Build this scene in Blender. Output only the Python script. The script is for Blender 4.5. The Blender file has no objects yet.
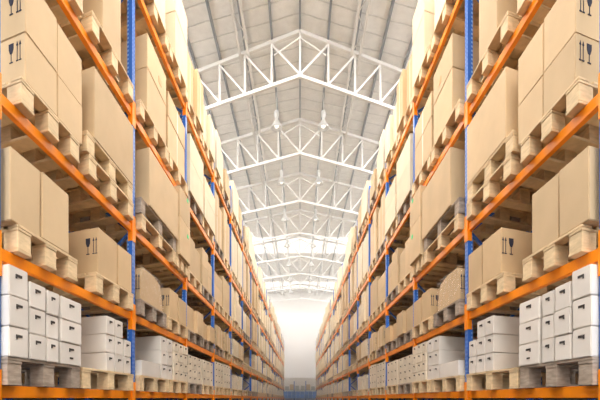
import bpy, bmesh, math, random
from mathutils import Vector
random.seed(7)
C = bpy.context.scene.collection
SC = bpy.context.scene
# ------------------------------------------------------------------ camera, world, exposure
EYE = 1.55
F = 450.0
cam = bpy.data.cameras.new('camera'); co = bpy.data.objects.new('camera', cam); C.objects.link(co)
co.location = (0, 0, EYE); co.rotation_euler = (math.pi/2, 0, 0)
cam.sensor_width = 36; cam.lens = 36*F/600; cam.shift_y = 198.5/600; cam.clip_end = 200
SC.camera = co
w = bpy.data.worlds.new('world'); SC.world = w; w.use_nodes = True
bg = w.node_tree.nodes['Background']; bg.inputs[0].default_value = (1.0, 0.985, 0.96, 1); bg.inputs[1].default_value = 4.6
SC.view_settings.view_transform = 'Standard'; SC.view_settings.look = 'None'
SC.view_settings.gamma = 1; SC.view_settings.use_curve_mapping = False
SC.view_settings.exposure = 0.55
LAMP_W = 200.0
SKY_PANEL = .6
HAZE = 0.010

# ------------------------------------------------------------------ plan of the hall
A = 2.03          # rack face to aisle centre
K = 0.00889       # the racks close in very slightly towards the far end
TX, TY = 0.928, 0.371   # pallets, frames and trusses lie back at a slant from the aisle
BAY = 2.395; S0 = 2.965; NB = 18
LV = [0.089, 1.018, 2.066, 3.435, 5.06]     # beam tops above the eye
TOP = 5.92
PH = 0.19         # pallet height

def W(side, s, t, z):
    x = -A + K*s - TX*t
    return Vector((side*-x if side > 0 else x, s + TY*t, z + EYE))

# ------------------------------------------------------------------ materials
def mat(name, col, rough=.6, metal=0, var=0, noise=0, nscale=8, bump=0, spec=.4, stretch=None, dark=None):
    m = bpy.data.materials.new(name); m.use_nodes = True
    nt = m.node_tree; N = nt.nodes; L = nt.links
    b = N['Principled BSDF']; b.inputs['Roughness'].default_value = rough
    b.inputs['Metallic'].default_value = metal; b.inputs['Specular IOR Level'].default_value = spec
    b.inputs['Base Color'].default_value = (*col, 1)
    if var or noise:
        tc = N.new('ShaderNodeTexCoord'); mp = N.new('ShaderNodeMapping')
        L.new(tc.outputs['Object'], mp.inputs[0])
        if stretch: mp.inputs['Scale'].default_value = stretch
        oi = N.new('ShaderNodeObjectInfo')
        add = N.new('ShaderNodeVectorMath'); add.operation = 'ADD'
        sc = N.new('ShaderNodeVectorMath'); sc.operation = 'SCALE'; sc.inputs['Scale'].default_value = 40
        cmb = N.new('ShaderNodeCombineXYZ')
        for i in range(3): L.new(oi.outputs['Random'], cmb.inputs[i])
        L.new(cmb.outputs[0], sc.inputs[0]); L.new(mp.outputs[0], add.inputs[0]); L.new(sc.outputs[0], add.inputs[1])
        nz = N.new('ShaderNodeTexNoise'); nz.inputs['Scale'].default_value = nscale; nz.inputs['Detail'].default_value = 5
        L.new(add.outputs[0], nz.inputs['Vector'])
        mr = N.new('ShaderNodeMapRange'); mr.inputs['From Min'].default_value = .3; mr.inputs['From Max'].default_value = .7
        mr.inputs['To Min'].default_value = 1-noise; mr.inputs['To Max'].default_value = 1+noise*.5
        L.new(nz.outputs[0], mr.inputs[0])
        vr = N.new('ShaderNodeMapRange'); vr.inputs['To Min'].default_value = 1-var; vr.inputs['To Max'].default_value = 1+var*.35
        L.new(oi.outputs['Random'], vr.inputs[0])
        mu = N.new('ShaderNodeMath'); mu.operation = 'MULTIPLY'; L.new(mr.outputs[0], mu.inputs[0]); L.new(vr.outputs[0], mu.inputs[1])
        s2 = N.new('ShaderNodeVectorMath'); s2.operation = 'SCALE'; s2.inputs[0].default_value = col
        L.new(mu.outputs[0], s2.inputs['Scale']); L.new(s2.outputs[0], b.inputs['Base Color'])
        if bump:
            bp = N.new('ShaderNodeBump'); bp.inputs['Strength'].default_value = bump; bp.inputs['Distance'].default_value = .01
            L.new(nz.outputs[0], bp.inputs['Height']); L.new(bp.outputs[0], b.inputs['Normal'])
    return m

M = {}
M['brown'] = mat('brown_card', (.62, .435, .245), .75, var=.10, noise=.07, nscale=3, bump=.1)
M['tan']   = mat('tan_card', (.62, .45, .265), .75, var=.14, noise=.07, nscale=3, bump=.1)
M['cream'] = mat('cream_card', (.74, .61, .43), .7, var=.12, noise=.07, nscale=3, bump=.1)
M['white'] = mat('white_card', (.72, .665, .60), .65, var=.08, noise=.06, nscale=4, bump=.15)
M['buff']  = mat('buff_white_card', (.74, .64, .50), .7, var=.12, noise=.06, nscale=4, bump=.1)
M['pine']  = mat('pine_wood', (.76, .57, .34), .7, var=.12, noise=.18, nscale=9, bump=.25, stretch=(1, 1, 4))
M['oldwood'] = mat('weathered_wood', (.40, .32, .25), .8, var=.15, noise=.3, nscale=10, bump=.4, stretch=(1, 1, 4))
M['blue']  = mat('blue_steel', (.030, .135, .52), .35, noise=.1, nscale=6)
M['orange'] = mat('orange_steel', (.97, .275, .006), .38, noise=.10, nscale=6)
M['ink']   = mat('ink', (.03, .03, .05), .7)
M['slot']  = mat('slot_dark', (.05, .04, .035), .9)
M['tape']  = mat('tape', (.70, .55, .36), .3)
M['whitesteel'] = mat('white_steel', (.78, .755, .72), .45, noise=.04, nscale=2)
M['purlin'] = mat('grey_purlin', (.30, .32, .35), .45, metal=.3)
M['grey_card'] = mat('grey_card', (.42, .42, .40), .7)
M['light_cut'] = mat('light_cut_dark', (.09, .085, .08), .9, noise=.1, nscale=.5)
M['floor'] = mat('concrete', (.07, .062, .055), .5, noise=.15, nscale=.6)
M['sidewall'] = mat('side_wall', (.22, .20, .18), .8, noise=.05, nscale=.5)
M['wall']  = mat('cream_wall', (.80, .76, .72), .7, noise=.04, nscale=.5)
M['lampwhite'] = mat('lamp_white', (.62, .61, .59), .3)
M['plastic'] = mat('blue_crate', (.05, .16, .50), .4, noise=.1)
M['green'] = mat('green_sticker', (.05, .65, .22), .5)
M['orangesticker'] = mat('orange_sticker', (.85, .35, .16), .5)
M['greysteel'] = mat('grey_steel', (.45, .46, .45), .5, noise=.1)
M['whitelabel'] = mat('white_label', (.8, .8, .78), .5)

def wrap_mat():
    m = bpy.data.materials.new('stretch_film'); m.use_nodes = True
    N = m.node_tree.nodes; L = m.node_tree.links
    N.remove(N['Principled BSDF'])
    t = N.new('ShaderNodeBsdfTransparent'); g = N.new('ShaderNodeBsdfGlossy'); g.inputs['Roughness'].default_value = .12
    g.inputs['Color'].default_value = (.9, .9, .9, 1)
    mx = N.new('ShaderNodeMixShader'); mx.inputs[0].default_value = .12
    nz = N.new('ShaderNodeTexNoise'); nz.inputs['Scale'].default_value = 7; nz.inputs['Detail'].default_value = 3
    tc = N.new('ShaderNodeTexCoord'); L.new(tc.outputs['Object'], nz.inputs['Vector'])
    bp = N.new('ShaderNodeBump'); bp.inputs['Strength'].default_value = 1; bp.inputs['Distance'].default_value = .05
    L.new(nz.outputs[0], bp.inputs['Height']); L.new(bp.outputs[0], g.inputs['Normal'])
    L.new(t.outputs[0], mx.inputs[1]); L.new(g.outputs[0], mx.inputs[2]); L.new(mx.outputs[0], N['Material Output'].inputs[0])
    return m
M['film'] = wrap_mat()

def emit(name, col, st):
    m = bpy.data.materials.new(name); m.use_nodes = True
    b = m.node_tree.nodes['Principled BSDF']; b.inputs['Base Color'].default_value = (*col, 1)
    b.inputs['Emission Color'].default_value = (*col, 1); b.inputs['Emission Strength'].default_value = st
    return m
M['skylight'] = emit('daylit_translucent_sheet', (1, .96, .91), SKY_PANEL)
M['bulb'] = emit('lamp_lens', (1, .96, .9), .8)

def post_mat():   # blue steel with the two rows of punched holes
    m = mat('blue_punched_steel', (.025, .125, .50), .35)
    N = m.node_tree.nodes; L = m.node_tree.links; b = N['Principled BSDF']
    tc = N.new('ShaderNodeTexCoord'); sp = N.new('ShaderNodeSeparateXYZ'); L.new(tc.outputs['Object'], sp.inputs[0])
    def mth(op, a, bb=None, c=None):
        n = N.new('ShaderNodeMath'); n.operation = op
        for i, v in enumerate((a, bb, c)):
            if v is None: continue
            if isinstance(v, (int, float)): n.inputs[i].default_value = v
            else: L.new(v, n.inputs[i])
        return n.outputs[0]
    zz = mth('ABSOLUTE', mth('SUBTRACT', mth('FRACT', mth('DIVIDE', sp.outputs[2], .05)), .5))
    inz = mth('LESS_THAN', zz, .24)
    yy = mth('ABSOLUTE', mth('SUBTRACT', mth('ABSOLUTE', mth('SUBTRACT', sp.outputs[1], .045)), .02))
    iny = mth('LESS_THAN', yy, .0065)
    k = mth('MULTIPLY', inz, iny)
    mx = N.new('ShaderNodeMix'); mx.data_type = 'RGBA'; mx.inputs['A'].default_value = (.025, .125, .50, 1)
    mx.inputs['B'].default_value = (.22, .38, .72, 1)
    L.new(k, mx.inputs['Factor']); L.new(mx.outputs['Result'], b.inputs['Base Color'])
    return m
M['post'] = post_mat()

def roof_mat():   # silver insulation blanket under the sheets: seams across, crinkles
    m = bpy.data.materials.new('foil_insulation'); m.use_nodes = True
    N = m.node_tree.nodes; L = m.node_tree.links; b = N['Principled BSDF']
    b.inputs['Roughness'].default_value = .5; b.inputs['Metallic'].default_value = .15
    tc = N.new('ShaderNodeTexCoord'); sp = N.new('ShaderNodeSeparateXYZ'); L.new(tc.outputs['Object'], sp.inputs[0])
    def mth(op, a, bb=None):
        n = N.new('ShaderNodeMath'); n.operation = op
        for i, v in enumerate((a, bb)):
            if v is None: continue
            if isinstance(v, (int, float)): n.inputs[i].default_value = v
            else: L.new(v, n.inputs[i])
        return n.outputs[0]
    ax = mth('ABSOLUTE', sp.outputs[0])
    c = mth('SUBTRACT', sp.outputs[1], mth('MULTIPLY', ax, .30))
    nz = N.new('ShaderNodeTexNoise'); nz.inputs['Scale'].default_value = 1.3; nz.inputs['Detail'].default_value = 4
    L.new(tc.outputs['Object'], nz.inputs['Vector'])
    c2 = mth('ADD', c, mth('MULTIPLY', nz.outputs[0], .16))
    fr = mth('FRACT', mth('DIVIDE', c2, .62))
    d = mth('ABSOLUTE', mth('SUBTRACT', fr, .5))
    mr = N.new('ShaderNodeMapRange'); mr.inputs['From Min'].default_value = 0; mr.inputs['From Max'].default_value = .06
    mr.inputs['To Min'].default_value = 0; mr.inputs['To Max'].default_value = 1; L.new(d, mr.inputs[0])
    nz2 = N.new('ShaderNodeTexNoise'); nz2.inputs['Scale'].default_value = 4; nz2.inputs['Detail'].default_value = 6
    L.new(tc.outputs['Object'], nz2.inputs['Vector'])
    f = mth('MULTIPLY', mth('ADD', mth('MULTIPLY', mr.outputs[0], .22), .78), mth('ADD', mth('MULTIPLY', nz2.outputs[0], .25), .87))
    sc = N.new('ShaderNodeVectorMath'); sc.operation = 'SCALE'; sc.inputs[0].default_value = (.93, .915, .89)
    L.new(f, sc.inputs['Scale']); L.new(sc.outputs[0], b.inputs['Base Color'])
    bp = N.new('ShaderNodeBump'); bp.inputs['Strength'].default_value = .6; bp.inputs['Distance'].default_value = .05
    h = mth('ADD', mr.outputs[0], nz2.outputs[0]); L.new(h, bp.inputs['Height']); L.new(bp.outputs[0], b.inputs['Normal'])
    return m
M['roof'] = roof_mat()

# ------------------------------------------------------------------ builders
class MB:
    """collects boxes / prisms in (s along aisle, t away from aisle, z)"""
    def __init__(self): self.v = []; self.f = []
    def box(self, s0, s1, t0, t1, z0, z1, jit=0):
        n = len(self.v)
        for z in (z0, z1):
            for (s, t) in ((s0, t0), (s1, t0), (s1, t1), (s0, t1)):
                j = [random.uniform(-jit, jit) for _ in range(3)] if jit else (0, 0, 0)
                self.v.append((s+j[0], t+j[1], z+(j[2] if z == z1 else 0)))
        self.f += [tuple(n+i for i in q) for q in ((0,1,2,3),(4,5,6,7),(0,1,5,4),(1,2,6,5),(2,3,7,6),(3,0,4,7))]
        return self
    def poly(self, pts, axis, lo, hi):
        """prism: pts in the (p,z) plane; axis 't' -> p is s, extruded in t ; axis 's' -> p is t, extruded in s"""
        n = len(self.v); k = len(pts)
        for e in (lo, hi):
            for (p, z) in pts: self.v.append((p, e, z) if axis == 't' else (e, p, z))
        self.f.append(tuple(range(n, n+k))); self.f.append(tuple(range(n+k, n+2*k)))
        for i in range(k): j = (i+1) % k; self.f.append((n+i, n+j, n+k+j, n+k+i))
        return self
    def bar(self, a, b, w, h=None):
        h = h or w
        a = Vector(a); b = Vector(b); d = (b-a).normalized()
        up = Vector((0, 0, 1)) if abs(d.z) < .95 else Vector((1, 0, 0))
        x = d.cross(up).normalized(); y = x.cross(d).normalized()
        n = len(self.v)
        for p in (a, b):
            for (i, j) in ((-1,-1),(1,-1),(1,1),(-1,1)): self.v.append(tuple(p + x*(i*w/2) + y*(j*h/2)))
        self.f += [tuple(n+i for i in q) for q in ((0,1,2,3),(4,5,6,7),(0,1,5,4),(1,2,6,5),(2,3,7,6),(3,0,4,7))]
        return self
    def mesh(self, name, side=0, m=None, bev=0):
        bm = bmesh.new(); vs = []
        for p in self.v: vs.append(bm.verts.new(p))
        for f in self.f: bm.faces.new([vs[i] for i in f])
        if bev: bmesh.ops.bevel(bm, geom=bm.edges[:], offset=bev, segments=2, affect='EDGES', clamp_overlap=True)
        if side:
            for q in bm.verts:
                s, t, z = q.co
                x = K*s - TX*t
                q.co = (x if side < 0 else -x, s + TY*t, z)
        bmesh.ops.recalc_face_normals(bm, faces=bm.faces[:])
        me = bpy.data.meshes.new(name); bm.to_mesh(me); bm.free()
        if m: me.materials.append(m)
        return me

def link(name, me, parent=None, loc=(0,0,0)):
    o = bpy.data.objects.new(name, me); C.objects.link(o); o.location = loc
    if parent: o.parent = parent
    return o
def empty(name, loc=(0,0,0)): return link(name, None, None, loc)
def tag(o, label=None, cat=None, group=None, kind=None):
    if label: o['label'] = label
    if cat: o['category'] = cat
    if group: o['group'] = group
    if kind: o['kind'] = kind
    return o

SIDE = {-1: 'left', 1: 'right'}
ORD = ['first','second','third','fourth','fifth','sixth','seventh','eighth','ninth','tenth','eleventh','twelfth',
       'thirteenth','fourteenth','fifteenth','sixteenth','seventeenth','eighteenth','nineteenth']
LVN = ['lowest', 'second', 'third', 'fourth', 'top']

# ------------------------------------------------------------------ room shell
H = 11.0; PP = .02; TQ = .46
def world_mesh(name, verts, faces, m):
    me = bpy.data.meshes.new(name); me.from_pydata(verts, [], faces); me.materials.append(m); me.update(); return me
YE = 47.6; XW = 4.6; FRONT = 9.0; RZ = EYE + H + .34
def slab(name, x0, x1, y0, y1, z0, z1, m):
    b = MB(); b.box(x0, x1, y0, y1, z0, z1); return tag(link(name, b.mesh(name, 0, m)), kind='structure')
slab('floor', -XW-.2, XW+.2, -8, YE+.2, -.2, 0, M['floor'])
slab('light_cut_ground', -90, 90, -90, 120, -.45, -.25, M['light_cut'])  # added dark plane out of view, cuts light rising from below
slab('wall_left', -XW-.2, -XW, -8, YE, 0, 8.5, M['sidewall'])
slab('wall_right', XW, XW+.2, -8, YE, 0, 8.5, M['sidewall'])

# added strip openings, unseen above the racks, letting daylight onto the roof
k_ = 3
for sg in (-1, 1):
    for i in range(14):
        y = -8 + 4.0*i; k_ += 1; y2 = min(y+4.0, YE)
        b = MB(); x0, x1 = sorted((sg*XW, sg*(XW+.12)))
        b.box(x0, x1, y, y+.12, 8.5, RZ+.1); b.box(x0, x1, y+.12, y2, 8.5, 9.6); b.box(x0, x1, y+.12, y2, RZ-.15, RZ+.1); b.box(x0, x1, y+2, y+2.06, 9.6, RZ-.15)
        tag(link('window_%d' % k_, b.mesh('window_%d' % k_, 0, M['whitesteel'])), kind='structure')

slab('wall_far', -XW-.2, XW+.2, YE, YE+.2, 0, RZ+.1, M['wall'])
M['farglow'] = emit('far_glow_sheet', (.62, .585, .555), .35)
slab('window_3', -2.4, 2.4, YE-.06, YE-.003, 3.7, 10.6, M['farglow'])  # added self-lit sheet that brightens the far wall
# ceiling: strips between the skylight sheets
def ceil_strip(name, ya, yb, m, dz=0):
    v = []; 
    for z in (0, .08):
        for y in (ya, yb):
            for x in (-XW, 0, XW): v.append((x, y + TQ*.0*abs(x), RZ + dz + z - PP*abs(x)))
    f = [(0,1,4,3),(1,2,5,4),(6,9,10,7),(7,10,11,8),(0,6,7,1),(1,7,8,2),(3,4,10,9),(4,5,11,10),(0,3,9,6),(2,8,11,5)]
    o = link(name, world_mesh(name, v, f, m)); bm = bmesh.new(); bm.from_mesh(o.data); bmesh.ops.recalc_face_normals(bm, faces=bm.faces[:]); bm.to_mesh(o.data); bm.free()
    return o
SKY = [(31.5, 35.0), (43.6, 46.4)]
ys = [FRONT]
for a, b in SKY: ys += [a, b]
ys.append(YE)
ceils = [(ys[i], ys[i+1]) for i in range(0, len(ys), 2)]
mb = None
cv = []; cf = []
for (ya, yb) in ceils:
    n = len(cv)
    for z in (0, .08):
        for y in (ya, yb):
            for x in (-XW, 0, XW): cv.append((x, y, RZ + z - PP*abs(x)))
    cf += [tuple(n+i for i in q) for q in ((0,1,4,3),(1,2,5,4),(6,9,10,7),(7,10,11,8),(0,6,7,1),(1,7,8,2),(3,4,10,9),(4,5,11,10),(0,3,9,6),(2,8,11,5))]
ce = link('ceiling', world_mesh('ceiling', cv, cf, M['roof'])); tag(ce, kind='structure')
for i, (a, b) in enumerate(SKY):
    o = ceil_strip('window_%d' % (i+1), a, b, M['skylight']); tag(o, kind='structure')

# ------------------------------------------------------------------ roof steel
NODES = [i*.875 for i in range(6)]
TS = [13.5 + 4.26*i for i in range(8)]
def tpos(x, y0, dz=0): return (x, y0 + TQ*abs(x), EYE + H - PP*abs(x) + dz)
def bars(pairs, w, h=None):
    b = MB()
    for p, q in pairs: b.bar(p, q, w, h)
    return b
for ti, y0 in enumerate(TS):
    if y0 + TQ*NODES[-1] > YE: 
        nn = [x for x in NODES if y0 + TQ*x < YE-.1]
    else: nn = NODES
    t = empty('roof_truss', (0, y0, EYE+H))
    tag(t, 'white steel roof truss, %s from the camera, crossing high above the aisle' % ORD[ti], 'roof truss', 'roof trusses')
    off = Vector((0, y0, EYE+H))
    def P(x, dz=0): return tuple(Vector(tpos(x, y0, dz)) - off)
    xm = nn[-1]
    link('top_chord', bars([(P(-xm), P(0)), (P(0), P(xm))], .105).mesh('top_chord', 0, M['whitesteel']), t)
    link('bottom_chord', bars([(P(-xm, -1.33), P(0, -1.33)), (P(0, -1.33), P(xm, -1.33))], .095).mesh('bottom_chord', 0, M['whitesteel']), t)
    for sg in (-1, 1):
        for i, x in enumerate(nn):
            if x > 0 or sg < 0:
                link('web_post', bars([(P(sg*x, -.05), P(sg*x, -1.28))], .058).mesh('web_post', 0, M['whitesteel']), t)
            if i+1 < len(nn):
                link('web_diagonal', bars([(P(sg*nn[i+1], -.05), P(sg*x, -1.28))], .052).mesh('web_diagonal', 0, M['whitesteel']), t)
        link('apex_tie', bars([(P(sg*.8, -.42), P(0, -.18))], .045).mesh('apex_tie', 0, M['whitesteel']), t)
for i, x in enumerate(NODES):
    for sg in ((-1, 1) if x else (1,)):
        me = MB(); z = RZ - PP*x
        me.box(-.027, .027, 0, YE-FRONT-.1, z-.17, z-.01)
        o = link('roof_purlin', me.mesh('roof_purlin', 0, M['purlin']), None, (sg*x, FRONT+.05, 0))
        if x == 0: lab = 'dark grey purlin running along the roof ridge over the aisle'
        else: lab = 'dark grey roof purlin, %s to the %s of the ridge' % (ORD[i-1], SIDE[sg])
        tag(o, lab, 'purlin', 'roof purlins')
for sg in (-1, 1):      # the white lattice girder that runs lengthways
    g = empty('lattice_girder', (sg*1.775, 0, EYE+H))
    tag(g, 'white lattice girder running lengthways under the roof, %s of the ridge' % SIDE[sg], 'girder', 'lengthways girders')
    link('girder_chord', bars([((-.13, FRONT+.1, -.12), (-.13, YE-.1, -.12))], .07).mesh('girder_chord', 0, M['whitesteel']), g)
    link('girder_chord', bars([((.13, FRONT+.1, -.12), (.13, YE-.1, -.12))], .07).mesh('girder_chord', 0, M['whitesteel']), g)
    n = 0; pr = []; y = FRONT+.2
    while y < YE-1: pr.append(((-.13 if n % 2 else .13, y, -.12), (.13 if n % 2 else -.13, y+.7, -.12))); y += .7; n += 1
    link('girder_lacing', bars(pr, .022).mesh('girder_lacing', 0, M['whitesteel']), g)

# ------------------------------------------------------------------ high bay lamps
def lathe(profile, seg=20):
    v = []; f = []
    for (r, z) in profile:
        for k in range(seg): a = 2*math.pi*k/seg; v.append((r*math.cos(a), r*math.sin(a), z))
    for i in range(len(profile)-1):
        for k in range(seg):
            k2 = (k+1) % seg; f.append((i*seg+k, i*seg+k2, (i+1)*seg+k2, (i+1)*seg+k))
    return v, f
def lathe_mesh(name, prof, m, seg=20):
    v, f = lathe(prof, seg); me = world_mesh(name, v, f, m)
    for p in me.polygons: p.use_smooth = True
    return me
lm_shade = lathe_mesh('shade', [(.07,.30),(.09,.26),(.11,.20),(.17,.13),(.20,.04),(.215,0),(.205,0),(.19,.04),(.16,.12),(.10,.19),(.03,.22),(.0,.22)], M['lampwhite'])
lm_body = lathe_mesh('ballast', [(0,.62),(.07,.62),(.085,.60),(.085,.44),(.06,.40),(.045,.36),(.05,.31),(.07,.30),(.0,.30)], M['lampwhite'])
lm_rod = lathe_mesh('hanger', [(0,1.48),(.02,1.48),(.02,.62),(0,.62)], M['lampwhite'], 8)
lm_bulb = lathe_mesh('bulb', [(0,.20),(.05,.18),(.08,.12),(.07,.06),(.03,.02),(0,.01)], M['bulb'])
ld = bpy.data.lights.new('lamp_light', 'SPOT'); ld.energy = LAMP_W; ld.color = (1, .95, .87); ld.spot_size = math.radians(140); ld.spot_blend = .6; ld.shadow_soft_size = .5
for i in range(7):
    y = 16.4 + 4.26*i
    for sg in (-1, 1):
        t = empty('high_bay_lamp', (sg*.85, y, EYE+H-1.16))
        tag(t, 'white bell-shaped high bay lamp, %s from the camera, hanging %s of the ridge' % (ORD[i], SIDE[sg]), 'ceiling lamp', 'high bay lamps')
        for nm, me in (('lamp_shade', lm_shade), ('ballast_housing', lm_body), ('hanger_rod', lm_rod), ('bulb', lm_bulb)):
            link(nm, me, t)
        lo = bpy.data.objects.new('lamp_light', ld); C.objects.link(lo); lo.parent = t; lo.location = (0, 0, -.02)

# ------------------------------------------------------------------ blue crate rack across the far end
YC = 46.6
rk = empty('crate_rack', (0, YC, 0)); tag(rk, 'low blue steel rack of crates standing across the far end of the aisle', 'rack')
for x in (-1.75, -.6, .6, 1.75): link('upright', MB().box(x-.04, x+.04, 0, .08, 0, 3.35).mesh('upright', 0, M['blue']), rk)
for z in (1.30, 1.62, 2.45): link('shelf', MB().box(-1.8, 1.8, 0, .7, z-.05, z).mesh('shelf', 0, M['greysteel'] if z > 2 else M['blue']), rk)
def crate():
    b = MB(); b.box(-.2,.2,0,.4,0,.02); b.box(-.2,-.18,0,.4,.02,.32); b.box(.18,.2,0,.4,.02,.32); b.box(-.18,.18,0,.02,.02,.32); b.box(-.18,.18,.38,.4,.02,.32)
    return b.mesh('plastic_crate', 0, M['crate'])
M['crate'] = mat('pale_blue_crate', (.10, .26, .66), .4, var=.3)
cm = crate()
for r_ in range(2):
    for k in range(8):
        o = link('plastic_crate', cm, None, (-1.5+.43*k, YC-.02, 1.625+.33*r_))
        tag(o, 'blue plastic crate, %s from the left in the %s row across the aisle end' % (ORD[k], ['lower', 'upper'][r_]), 'crate', 'blue crates at the aisle end')
for k, (x, wd, hh) in enumerate([(-1.35,.4,.35),(-.85,.42,.55),(-.3,.4,.42),(.3,.4,.42),(.85,.42,.55),(1.35,.4,.35)]):
    o = link('cardboard_carton', MB().box(-wd/2, wd/2, 0, .5, 0, hh).mesh('cardboard_carton', 0, M['tan' if abs(x) == .85 else 'grey_card']), None, (x, YC+.05, 2.455))
    tag(o, '%s carton on top shelf of the crate rack at aisle end, %s from left' % ('tan' if abs(x) == .85 else 'grey', ORD[k]), 'carton', 'cartons on the crate rack')

# ------------------------------------------------------------------ rack steel
POSTZ = TOP + EYE
cache = {}
def cached(key, fn):
    if key not in cache: cache[key] = fn()
    return cache[key]
RD = 1.06
def post_mesh(side):
    b = MB()
    # C section open to the back: web towards the aisle and two flanges with returns
    b.box(0, .09, 0, .006, 0, POSTZ); b.box(0, .006, .006, .075, 0, POSTZ); b.box(.084, .09, .006, .075, 0, POSTZ)
    b.box(.006, .022, .069, .075, 0, POSTZ); b.box(.068, .084, .069, .075, 0, POSTZ)
    return b.mesh('post', side, M['post'])
def foot_mesh(side):
    b = MB(); b.box(-.03, .12, -.03, .11, 0, .012); return b.mesh('foot_plate', side, M['blue'])
def frame(side, n):
    s = S0 + BAY*n - .045
    t = empty('rack_upright_frame', W(side, s, 0, -EYE))
    tag(t, 'blue punched steel upright frame, %s from the camera in the %s rack' % (ORD[n], SIDE[side]), 'rack frame', 'upright frames of the %s rack' % SIDE[side])
    pm = cached(('post', side), lambda: post_mesh(side))
    link('post', pm, t)
    if n < 12:
        r = link('post', pm, t, (W(0-side*-1, 0, RD-.075, 0) - W(side, 0, 0, 0)))
        # zig-zag bracing between the posts
        z = .60; up = True
        while z < POSTZ - .8:
            me = cached(('brace', side, up), lambda: MB().bar((.045, .05 if up else RD-.05, 0), (.045, RD-.05 if up else .05, .735), .05, .03).mesh('brace', side, M['blue']))
            link('brace', me, t, (0, 0, z)); z += .735; up = not up
    if n < 3: link('foot_plate', cached(('foot', side), lambda: foot_mesh(side)), t)
    return t
def beam_mesh(side):
    b = MB(); L = BAY - .09
    b.box(0, L, 0, .05, -.085, 0); return b.mesh('beam', side, M['orange'], .004)
def conn_mesh(side, end):
    b = MB()
    if end == 0: b.box(-.048, .004, -.008, -.001, -.20, .105); b.box(-.002, .006, -.001, .06, -.20, .105)
    else:
        L = BAY-.09; b.box(L-.004, L+.042, -.008, -.001, -.20, .105); b.box(L-.006, L+.002, -.001, .06, -.20, .105)
    return b.mesh('end_connector', side, M['orange'])
def beam(side, n, lv, rear=False):
    s = S0 + BAY*n + .045
    t = RD - .05 if rear else 0.012
    e = link('rack_beam', cached(('beam', side), lambda: beam_mesh(side)), None, W(side, s, t, LV[lv]))
    tag(e, 'orange steel %s beam of the %s shelf in bay %s, %s rack' % ('rear' if rear else 'aisle-side', LVN[lv], ORD[n], SIDE[side]), 'rack beam', 'rack beams')
    if not rear:
        for end in (0, 1):
            o = link('end_connector', cached(('conn', side, end), lambda: conn_mesh(side, end)), e)
            o.location = W(side, 0, -.012, 0) - W(side, 0, 0, 0)
    return e
for side in (-1, 1):
    for n in range(NB+1): frame(side, n)
    for n in range(NB):
        for lv in range(5):
            beam(side, n, lv)
            if n < 6: beam(side, n, lv, True)

# ------------------------------------------------------------------ pallets
def pallet_parts(L, D):
    """returns list of (name, MB) for a block pallet L long (s) and D deep (t)"""
    out = []
    bw = .155
    ss = [0, (L-bw)/2, L-bw]; tt = [0, (D-bw)/2, D-bw]
    for s in ss:
        out.append(('bottom_board', MB().box(s, s+bw, 0, D, 0, .022)))
    for s in ss:
        for t in tt: out.append(('block', MB().box(s+.003, s+bw-.003, t+.004, t+bw-.004, .022, .146)))
    dk = MB()
    for s in ss: dk.box(s, s+bw, 0, D, .146, .167)
    n = 7; g = (D - n*.105)/(n-1)
    for i in range(n):
        t = i*(.105+g); dk.box(0, L, t, t+.105, .168, PH, .0015)
    out.append(('deck', dk))
    return out
pallets = []   # (nearness, side, s0, t0, z, L, tone, label, n)
cartons = []
STUFF_P = {-1: [], 1: []}
def add_pallet(side, n, s0, s1, t0, z, tone, label, D=1.0):
    pallets.append(dict(side=side, n=n, s0=s0, L=round((s1-s0)/.02)*.02, t0=t0, z=z, tone=tone, label=label, D=D))

# cartons ----------------------------------------------------------------
def add_carton(side, n, s0, s1, t0, dep, z, h, kind, label, flags=()):
    cartons.append(dict(side=side, n=n, s0=s0, s1=s1, t0=t0, dep=dep, z=z, h=h, kind=kind, label=label, flags=flags))

def glass_symbol(tw, z0, sz):
    """fragile glass + two upright arrows printed on the carton's end face; p = t axis (leftwards positive)"""
    b = MB(); e0, e1 = -.004, .001
    g = sz
    def P(pts, off=0): b.poly([(tw - off*g + -x*g, z0 + y*g) for x, y in pts], 's', e0, e1)
    P([(-.17,1.0),(.17,1.0),(.16,.72),(.08,.52),(-.08,.52),(-.16,.72)])
    P([(-.02,.53),(.02,.53),(.02,.12),(-.02,.12)]); P([(-.12,.12),(.12,.12),(.12,.07),(-.12,.07)])
    for o in (.42, .62):
        P([(-.02,.95),(.02,.95),(.02,.15),(-.02,.15)], o)
        P([(-.07,.82),(0,1.02),(.07,.82)], o)
        P([(-.08,.12),(.08,.12),(.08,.07),(-.08,.07)], o)
    return b

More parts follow.
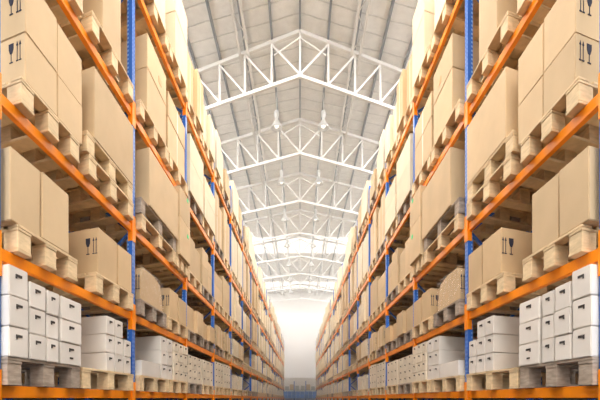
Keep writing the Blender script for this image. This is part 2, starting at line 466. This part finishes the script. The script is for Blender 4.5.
def make_carton(c):
    side = c['side']; w = round(c['s1']-c['s0'], 3); d = c['dep']; h = c['h']
    m = M[c['kind']]
    near = c['n'] <= 1
    b = MB().box(0, w, 0, d, 0, h, .0025 if near else .0015)
    if 'crumpled' in c['flags']:
        b = MB(); top = [( -.0, -.0), ]
        b.poly([(0,0),(w,0),(w-.03,h*.55),(w-.10,h*.9),(w*.55,h),(w*.12,h*1.02),(.01,h*.6)], 't', 0, d)
    nm_ = 'storage_box' if c['kind'] in ('white', 'buff') else 'cardboard_carton'
    o = link(nm_, b.mesh(nm_, side, m, .006 if near else 0), None, W(side, c['s0'], c['t0'], c['z']))
    tag(o, c['label'].replace(' carton', ' box') if nm_ == 'storage_box' else c['label'], 'box' if nm_ == 'storage_box' else 'carton', 'white boxes with hand holes' if c['kind'] in ('white', 'buff') else 'brown cardboard cartons')
    if 'handle' in c['flags'] and c['n'] <= 3:
        q = min(.075, w*.32); zz = h*.68
        hb = MB().box(w*.5-q/2, w*.5+q/2, -.005, .001, zz, zz+.016); hb.box(w*.5-q/2, w*.5-q/2+.014, -.005, .001, zz-.014, zz)
        link('hand_hole', hb.mesh('hand_hole', side, M['slot']), o)
        if 'handle2' in c['flags']:
            hb = MB().box(w*.5-q/3, w*.5+q/3, -.005, .001, h*.28, h*.28+.014); link('hand_hole', hb.mesh('hand_hole', side, M['slot']), o)
    for f in c['flags']:
        if f.startswith('sym'):
            _, tw, z0, sz = f.split(':')
            tag(link('fragile_symbol', glass_symbol(float(tw), float(z0), float(sz)).mesh('fragile_symbol', side, M['ink']), o), 'dark printed glass and upright arrows')
        if f.startswith('st'):
            _, colr, s_, z_, sz = f.split(':'); s_ = float(s_); z_ = float(z_); sz = float(sz)
            sb = MB().box(s_, s_+sz, -.005, .001, z_, z_+sz*.7)
            tag(link('sticker', sb.mesh('sticker', side, M[colr]), o), colr.replace('orangesticker', 'orange') + ' paper sticker')
        if f == 'tape':
            tb = MB().box(w*.5-.025, w*.5+.025, -.003, .001, h*.0+.01, h-.01); link('tape_strip', tb.mesh('tape_strip', side, M['tape']), o)
        if f == 'film':
            fb = MB().box(-.03, w+.03, -.02, d+.02, .0, h+.03); link('stretch_film', fb.mesh('stretch_film', side, M['film'], .03), o)

def where(n, lv, side, pos): 
    return '%s pallet, bay %s, %s shelf, %s rack' % (pos, ORD[n], LVN[lv], SIDE[side])

PT = -.06      # pallets overhang the beam
for side in (-1, 1):
    P0 = PH + .003
    def pal(n, lv, a, b, tone='pine', pos='near', dz=0, t0=PT, extra=''):
        tn = {'pine': 'pale pine', 'oldwood': 'weathered grey'}[tone]
        add_pallet(side, n, a, b, t0, LV[lv] + .002 + dz, tone, '%s pallet, %s%s half of bay %s, %s shelf, %s rack' % (tn, extra, pos, ORD[n], LVN[lv], SIDE[side]))
    def stack(n, lv, a, b, hs, kind, pos, t0=-.05, dep=.9, flags=(), base=0, what=None, per=None):
        z = LV[lv] + P0 + base
        cn = {'brown': 'brown', 'tan': 'tan', 'cream': 'pale cream', 'white': 'white', 'buff': 'off-white'}[kind]
        for i, h in enumerate(hs):
            rel = 'single' if len(hs) == 1 else ('lower' if i == 0 else 'upper') if len(hs) == 2 else ['bottom', 'middle', 'top'][min(i, 2)] if len(hs) == 3 else ORD[i] + '-layer'
            col = (' ' + what) if what else ''
            lab = '%s %s carton%s, %s' % (rel, cn, col, where(n, lv, side, pos))
            fl = tuple(flags) if not per else tuple(flags) + tuple(per.get(i, ()))
            add_carton(side, n, a+.003, b-.003, t0 + random.uniform(-.006, .006), dep, z, h-.003, kind, lab, fl)
            z += h
    # ---- bay one
    pal(0, 0, 3.02, 4.00, 'oldwood', 'near'); pal(0, 0, 4.04, 5.24, 'pine', 'far')
    for (a, b, h, nm) in ((3.02, 3.235, .207, 'column one'), (3.245, 3.45, .188, 'column two'), (3.46, 3.63, .184, 'column three'), (3.66, 3.995, .184, 'column four')):
        stack(0, 0, a, b, [h]*3, 'white', 'near', -.07, .45, ('handle',), 0, nm, per={0: ('handle2',)} if nm == 'column four' else None)
    for (a, b, k, h, nm) in ((4.55, 4.75, 3, .187, 'column one'), (4.755, 4.98, 3, .187, 'column two'), (5.0, 5.2, 2, .187, 'column three')):
        stack(0, 0, a, b, [h]*k, 'white', 'far', -.04, .5, ('handle',), 0, nm)
    pal(0, 1, 3.13, 3.95, 'pine', 'near'); pal(0, 1, 4.30, 5.24, 'pine', 'far')
    stack(0, 1, 3.06, 3.41, [.507], 'tan', 'near', -.05, .9, (), 0, 'at the front')
    stack(0, 1, 3.42, 3.81, [.507], 'tan', 'near', -.05, .9, (), 0, 'second along')
    stack(0, 1, 4.36, 4.80, [.447], 'brown', 'far', -.05, .8, ('sym:.13:.18:.17',), 0, 'with glass symbol')
    stack(0, 1, 4.815, 5.20, [.44], 'brown', 'far', -.05, .8, (), 0, 'beside the post')
    pal(0, 2, 3.165, 3.98, 'pine', 'near')
    stack(0, 2, 3.215, 3.63, [.35, .435], 'tan', 'near', -.05, .8, ('sym:.145:.15:.15',), 0, 'with glass symbol')
    stack(0, 2, 3.635, 4.05, [.35, .425], 'tan', 'near', -.05, .8, (), 0, 'second along')
    pal(0, 2, 4.16, 5.24, 'pine', 'far', extra='lower of two, '); pal(0, 2, 4.12, 5.22, 'pine', 'far', PH+.002, extra='upper of two, ')
    stack(0, 2, 4.25, 5.22, [.68], 'tan', 'far', -.06, .9, (), PH+.002, 'long')
    pal(0, 3, 3.15, 4.06, 'pine', 'near'); pal(0, 3, 4.22, 5.24, 'pine', 'far')
    stack(0, 3, 3.2, 4.02, [.9], 'tan', 'near', -.05, .9)
    stack(0, 3, 4.45, 4.90, [1.15], 'tan', 'far', -.05, .8, (), 0, 'tall')
    pal(0, 4, 3.1, 4.1, 'pine', 'near'); pal(0, 4, 4.2, 5.24, 'pine', 'far')
    stack(0, 4, 3.15, 4.05, [1.1], 'tan', 'near'); stack(0, 4, 4.25, 5.2, [1.1], 'tan', 'far')
    # ---- bay two
    pal(1, 0, 5.44, 6.62, 'pine', 'near'); pal(1, 0, 6.68, 7.70, 'pine', 'far')
    stack(1, 0, 5.50, 6.22, [.19], 'white', 'near', -.05, .4, (), 0, 'low blank')
    for (a, b, nm) in ((6.30, 6.58, 'column one'), (6.585, 6.86, 'column two')):
        stack(1, 0, a, b, [.2]*3, 'white', 'near', -.03, .9, ('handle',), 0, nm)
    for (a, b, nm) in ((6.88, 7.14, 'column one'), (7.145, 7.42, 'column two'), (7.425, 7.70, 'column three')):
        stack(1, 0, a, b, [.148]*4, 'buff', 'far', -.05, .5, ('handle',), 0, nm)
    pal(1, 1, 5.46, 6.50, 'oldwood', 'near'); pal(1, 1, 6.60, 7.70, 'pine', 'far')
    stack(1, 1, 5.52, 6.40, [.42], 'brown', 'near', -.02, .8, ('crumpled', 'film', 'sym:.14:.12:.2'), 0, 'wrapped crumpled')
    stack(1, 1, 6.68, 7.12, [.43], 'brown', 'far', -.05, .8, ('sym:.13:.16:.17',), 0, 'with glass symbol')
    stack(1, 1, 7.13, 7.60, [.40], 'brown', 'far', -.05, .8, (), 0, 'second along')
    pal(1, 2, 5.50, 6.95, 'pine', 'near', extra='lower of two, '); pal(1, 2, 5.48, 6.98, 'oldwood', 'near', PH+.002, extra='upper of two, ')
    stack(1, 2, 5.72, 7.02, [.74], 'tan', 'near', -.08, .9, (), PH+.002, 'long')
    pal(1, 2, 7.03, 7.98, 'pine', 'far', t0=-.11) if False else pal(1, 2, 7.0, 7.70, 'pine', 'far')
    stack(1, 2, 7.06, 7.70, [.6, .48], 'tan', 'far', -.1, .8, ('st:green:.42:.40:.08',))
    pal(1, 3, 5.46, 6.60, 'pine', 'near'); pal(1, 3, 6.66, 7.70, 'pine', 'far')
    stack(1, 3, 5.78, 6.58, [.635, .44], 'tan', 'near', -.02, .85, (), per={1: ('st:orangesticker:.45:.12:.12',)})
    stack(1, 3, 6.72, 7.68, [.6, .38], 'tan', 'far', 0, .85, ('tape',))
    pal(1, 4, 5.46, 6.60, 'pine', 'near'); pal(1, 4, 6.66, 7.70, 'pine', 'far')
    stack(1, 4, 5.60, 6.60, [.75, .5], 'cream', 'near', -.0, .85)
    stack(1, 4, 6.95, 7.68, [.73, .47], 'cream', 'far', -.05, .85)

# the row standing back to back behind the first three bays
for side in (-1, 1):
    for n in range(4):
        for lv in (0, 1, 2, 3):
            for t_, nm in ((1.16, 'near'), (2.10, 'far')):
                e = link('rack_beam', cached(('beam', side), lambda: beam_mesh(side)), None, W(side, S0+BAY*n+.045, t_, LV[lv]))
                tag(e, 'orange steel %s beam of the rear row, %s shelf, bay %s, %s side' % ({'near': 'front', 'far': 'back'}[nm], LVN[lv], ORD[n], SIDE[side]), 'rack beam', 'rack beams')
            for half in (0, 1):
                a = S0+BAY*n+.10+half*1.13; pos = ['near', 'far'][half]
                add_pallet(side, n+2, a, a+1.04, 1.14, LV[lv]+.002, 'pine', 'pine pallet in shaded rear row, %s half of bay %s, %s shelf, %s side' % (pos, ORD[n], LVN[lv], SIDE[side]))
                add_carton(side, n+2, a+.03, a+1.0, 1.17, .85, LV[lv]+PH+.003, [.4, .5, .85, 1.1][lv], 'brown', 'brown carton in shaded rear row, %s half of bay %s, %s shelf, %s side' % (pos, ORD[n], LVN[lv], SIDE[side]))
    for n in range(5):
        t = empty('rack_upright_frame', W(side, S0+BAY*n-.045, 1.14, -EYE))
        tag(t, 'blue upright frame of the rear row, %s from the camera on the %s side' % (ORD[n], SIDE[side]), 'rack frame', 'rear row frames')
        link('post', cached(('post', side), lambda: post_mesh(side)), t)
        link('post', cached(('post', side), lambda: post_mesh(side)), t, W(side, 0, RD-.075, 0) - W(side, 0, 0, 0))

# further bays, the same on both sides
rs = random.Random(21)
specs = []
for n in range(2, NB):
    for lv in range(5):
        for half in (0, 1):
            specs.append((n, lv, half, rs.random(), rs.random(), rs.random(), rs.random(), rs.random()))
for side in (-1, 1):
    for (n, lv, half, r1, r2, r3, r4, r5) in specs:
        b0 = S0 + BAY*n + .08; mid = S0 + BAY*n + BAY/2; b1 = S0 + BAY*(n+1) - .08
        a, b = (b0, mid-.03) if half == 0 else (mid+.02, b1)
        pos = 'near' if half == 0 else 'far'
        z = LV[lv] + PH + .003
        tone = 'oldwood' if r1 < .25 else 'pine'
        add_pallet(side, n, a, b, -.015, LV[lv]+.002, tone, '%s wooden pallet, %s half of bay %s, %s shelf, %s rack' % ('weathered grey' if tone == 'oldwood' else 'pale pine', pos, ORD[n], LVN[lv], SIDE[side]))
        if lv == 0:
            if r2 < (.10 if n < 4 else .18): continue
            cols = 3 if n < 5 else 2; rows = 3 if r3 < .6 else 4
            hh = (.40 + .2*r4)/rows; kind = 'buff' if r5 < .55 or n > 4 else 'white'
            for ci in range(cols):
                ww = (b-a-.06)/cols
                rr = rows - (1 if (ci == 0 and r4 < .4) else 0)
                for ri in range(rr):
                    s_ = a+.03+ww*ci
                    add_carton(side, n, s_+.003, s_+ww-.004, .0, .5, z+ri*hh, hh-.003, kind,
                               '%s carton, column %s, layer %s, %s' % ('off-white' if kind == 'buff' else 'white', ['one','two','three'][ci], ['one','two','three','four'][ri], where(n, lv, side, pos)), ('handle',))
            continue
        if lv == 1 and (r2 < .12 and n > 3): continue
        mx = [0, .52, 1.02, 1.24, .92][lv]; mn = [0, .34, .62, .80, .50][lv]
        if lv == 1 and n > 4: mx = .72
        tot = mn + (mx-mn)*r3
        kind = ['tan', 'cream', 'brown'][0 if r4 < .45 else 1 if r4 < .8 else 2]
        if lv >= 3 and n >= 2 and r5 < .6: kind = 'cream'
        ncol = 1 if r5 < .35 else 2
        rows = 1 if (lv == 1 or r1 > .7) else 2
        ww = (b-a-.04)/ncol
        for ci in range(ncol):
            tt = tot*(1 - (.12*r2 if ci else 0))
            zz = z
            for ri in range(rows):
                hh = tt*(.56 if ri == 0 else .44) if rows == 2 else tt
                cn = {'brown': 'brown', 'tan': 'tan', 'cream': 'pale cream'}[kind]
                rel = ['lower', 'upper'][ri] if rows == 2 else 'single-layer'
                cl = '' if ncol == 1 else ', %s one' % ['nearer', 'farther'][ci]
                fl = []
                if n < 6 and r3 > .6: fl.append('tape')
                if lv == 1 and ci == 0 and n < 6: fl.append('sym:.15:%.2f:.17' % (hh*.35))
                s_ = a+.02+ww*ci
                add_carton(side, n, s_+.004, s_+ww-.004, [-.05, 0, .03][(n*3+lv*2+ci+n//3) % 3], .85, zz, hh-.004, kind, '%s %s carton%s, %s' % (rel, cn, cl, where(n, lv, side, pos)), tuple(fl))
                zz += hh

# build the pallets: largest 300 one by one, the rest as one object
pallets.sort(key=lambda p: p['s0'] + .001*p['z'])
far_v = {}
for i, p in enumerate(pallets):
    side = p['side']; parts = pallet_parts(p['L'], p['D'])
    loc = W(side, p['s0'], p['t0'], p['z'])
    key = (side, round(p['L'], 3), p['tone'])
    if p['n'] <= 1:
        e = empty('wooden_pallet', loc); tag(e, p['label'], 'pallet', 'wooden pallets')
        for j, (nm, b) in enumerate(parts):
            me = cached(key + (j,), lambda: b.mesh(nm, side, M[p['tone']], .003))
            link(nm, me, e)
    elif i < 300:
        def full():
            q = MB()
            for nm, b in parts:
                k = len(q.v); q.v += b.v; q.f += [tuple(k+x for x in f) for f in b.f]
            return q.mesh('wooden_pallet', side, M[p['tone']])
        o = link('wooden_pallet', cached(key + ('full',), full), None, loc); tag(o, p['label'], 'pallet', 'wooden pallets')
    else:
        far_v.setdefault('pallet', []).append(p)
def far_mesh(name, items, m, label, cat):
    v = []; f = []
    for it in items:
        side = it['side']
        bl = []
        if 'L' in it:
            for nm, b in pallet_parts(it['L'], it['D']): bl.append(b)
        else: bl.append(MB().box(0, it['s1']-it['s0'], 0, it['dep'], 0, it['h']))
        for b in bl:
            k = len(v)
            for (s, t, z) in b.v: v.append(tuple(W(side, it['s0']+s, it['t0']+t, it['z']+z)))
            f += [tuple(k+x for x in q) for q in b.f]
    bm = bmesh.new(); vs = [bm.verts.new(p) for p in v]
    for q in f: bm.faces.new([vs[i] for i in q])
    bmesh.ops.recalc_face_normals(bm, faces=bm.faces[:])
    me = bpy.data.meshes.new(name); bm.to_mesh(me); bm.free(); me.materials.append(m)
    o = link(name, me); tag(o, label, cat, kind='stuff'); return o
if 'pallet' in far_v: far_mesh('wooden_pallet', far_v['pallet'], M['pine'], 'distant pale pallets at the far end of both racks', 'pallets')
cartons.sort(key=lambda c: c['s0'])
cnt = {'w': 0, 'b': 0}; fars = {}
for c in cartons:
    g = 'w' if c['kind'] in ('white', 'buff') else 'b'
    cnt[g] += 1
    if cnt[g] <= 300: make_carton(c)
    else: fars.setdefault(g, []).append(c)
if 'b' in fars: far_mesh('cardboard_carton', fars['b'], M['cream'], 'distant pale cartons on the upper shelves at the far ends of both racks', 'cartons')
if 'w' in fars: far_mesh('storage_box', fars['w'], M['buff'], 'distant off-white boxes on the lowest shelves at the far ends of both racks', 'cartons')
print('COUNTS', len(pallets), cnt)

# ------------------------------------------------------------------ scattering haze volume in the far part of the hall
if HAZE:
    hm = bpy.data.materials.new('haze_scatter'); hm.use_nodes = True; nt = hm.node_tree
    nt.nodes.remove(nt.nodes['Principled BSDF'])
    vs_ = nt.nodes.new('ShaderNodeVolumeScatter'); vs_.inputs['Density'].default_value = HAZE; vs_.inputs['Color'].default_value = (1, .98, .95, 1)
    vs_.inputs['Anisotropy'].default_value = .2
    nt.links.new(vs_.outputs[0], nt.nodes['Material Output'].inputs['Volume'])
    o = link('hazy_air', MB().box(-XW+.01, XW-.01, 12, YE-.01, .01, RZ-.2).mesh('hazy_air', 0, hm))
    tag(o, 'pale hazy air filling the far part of the hall', 'haze', kind='stuff')
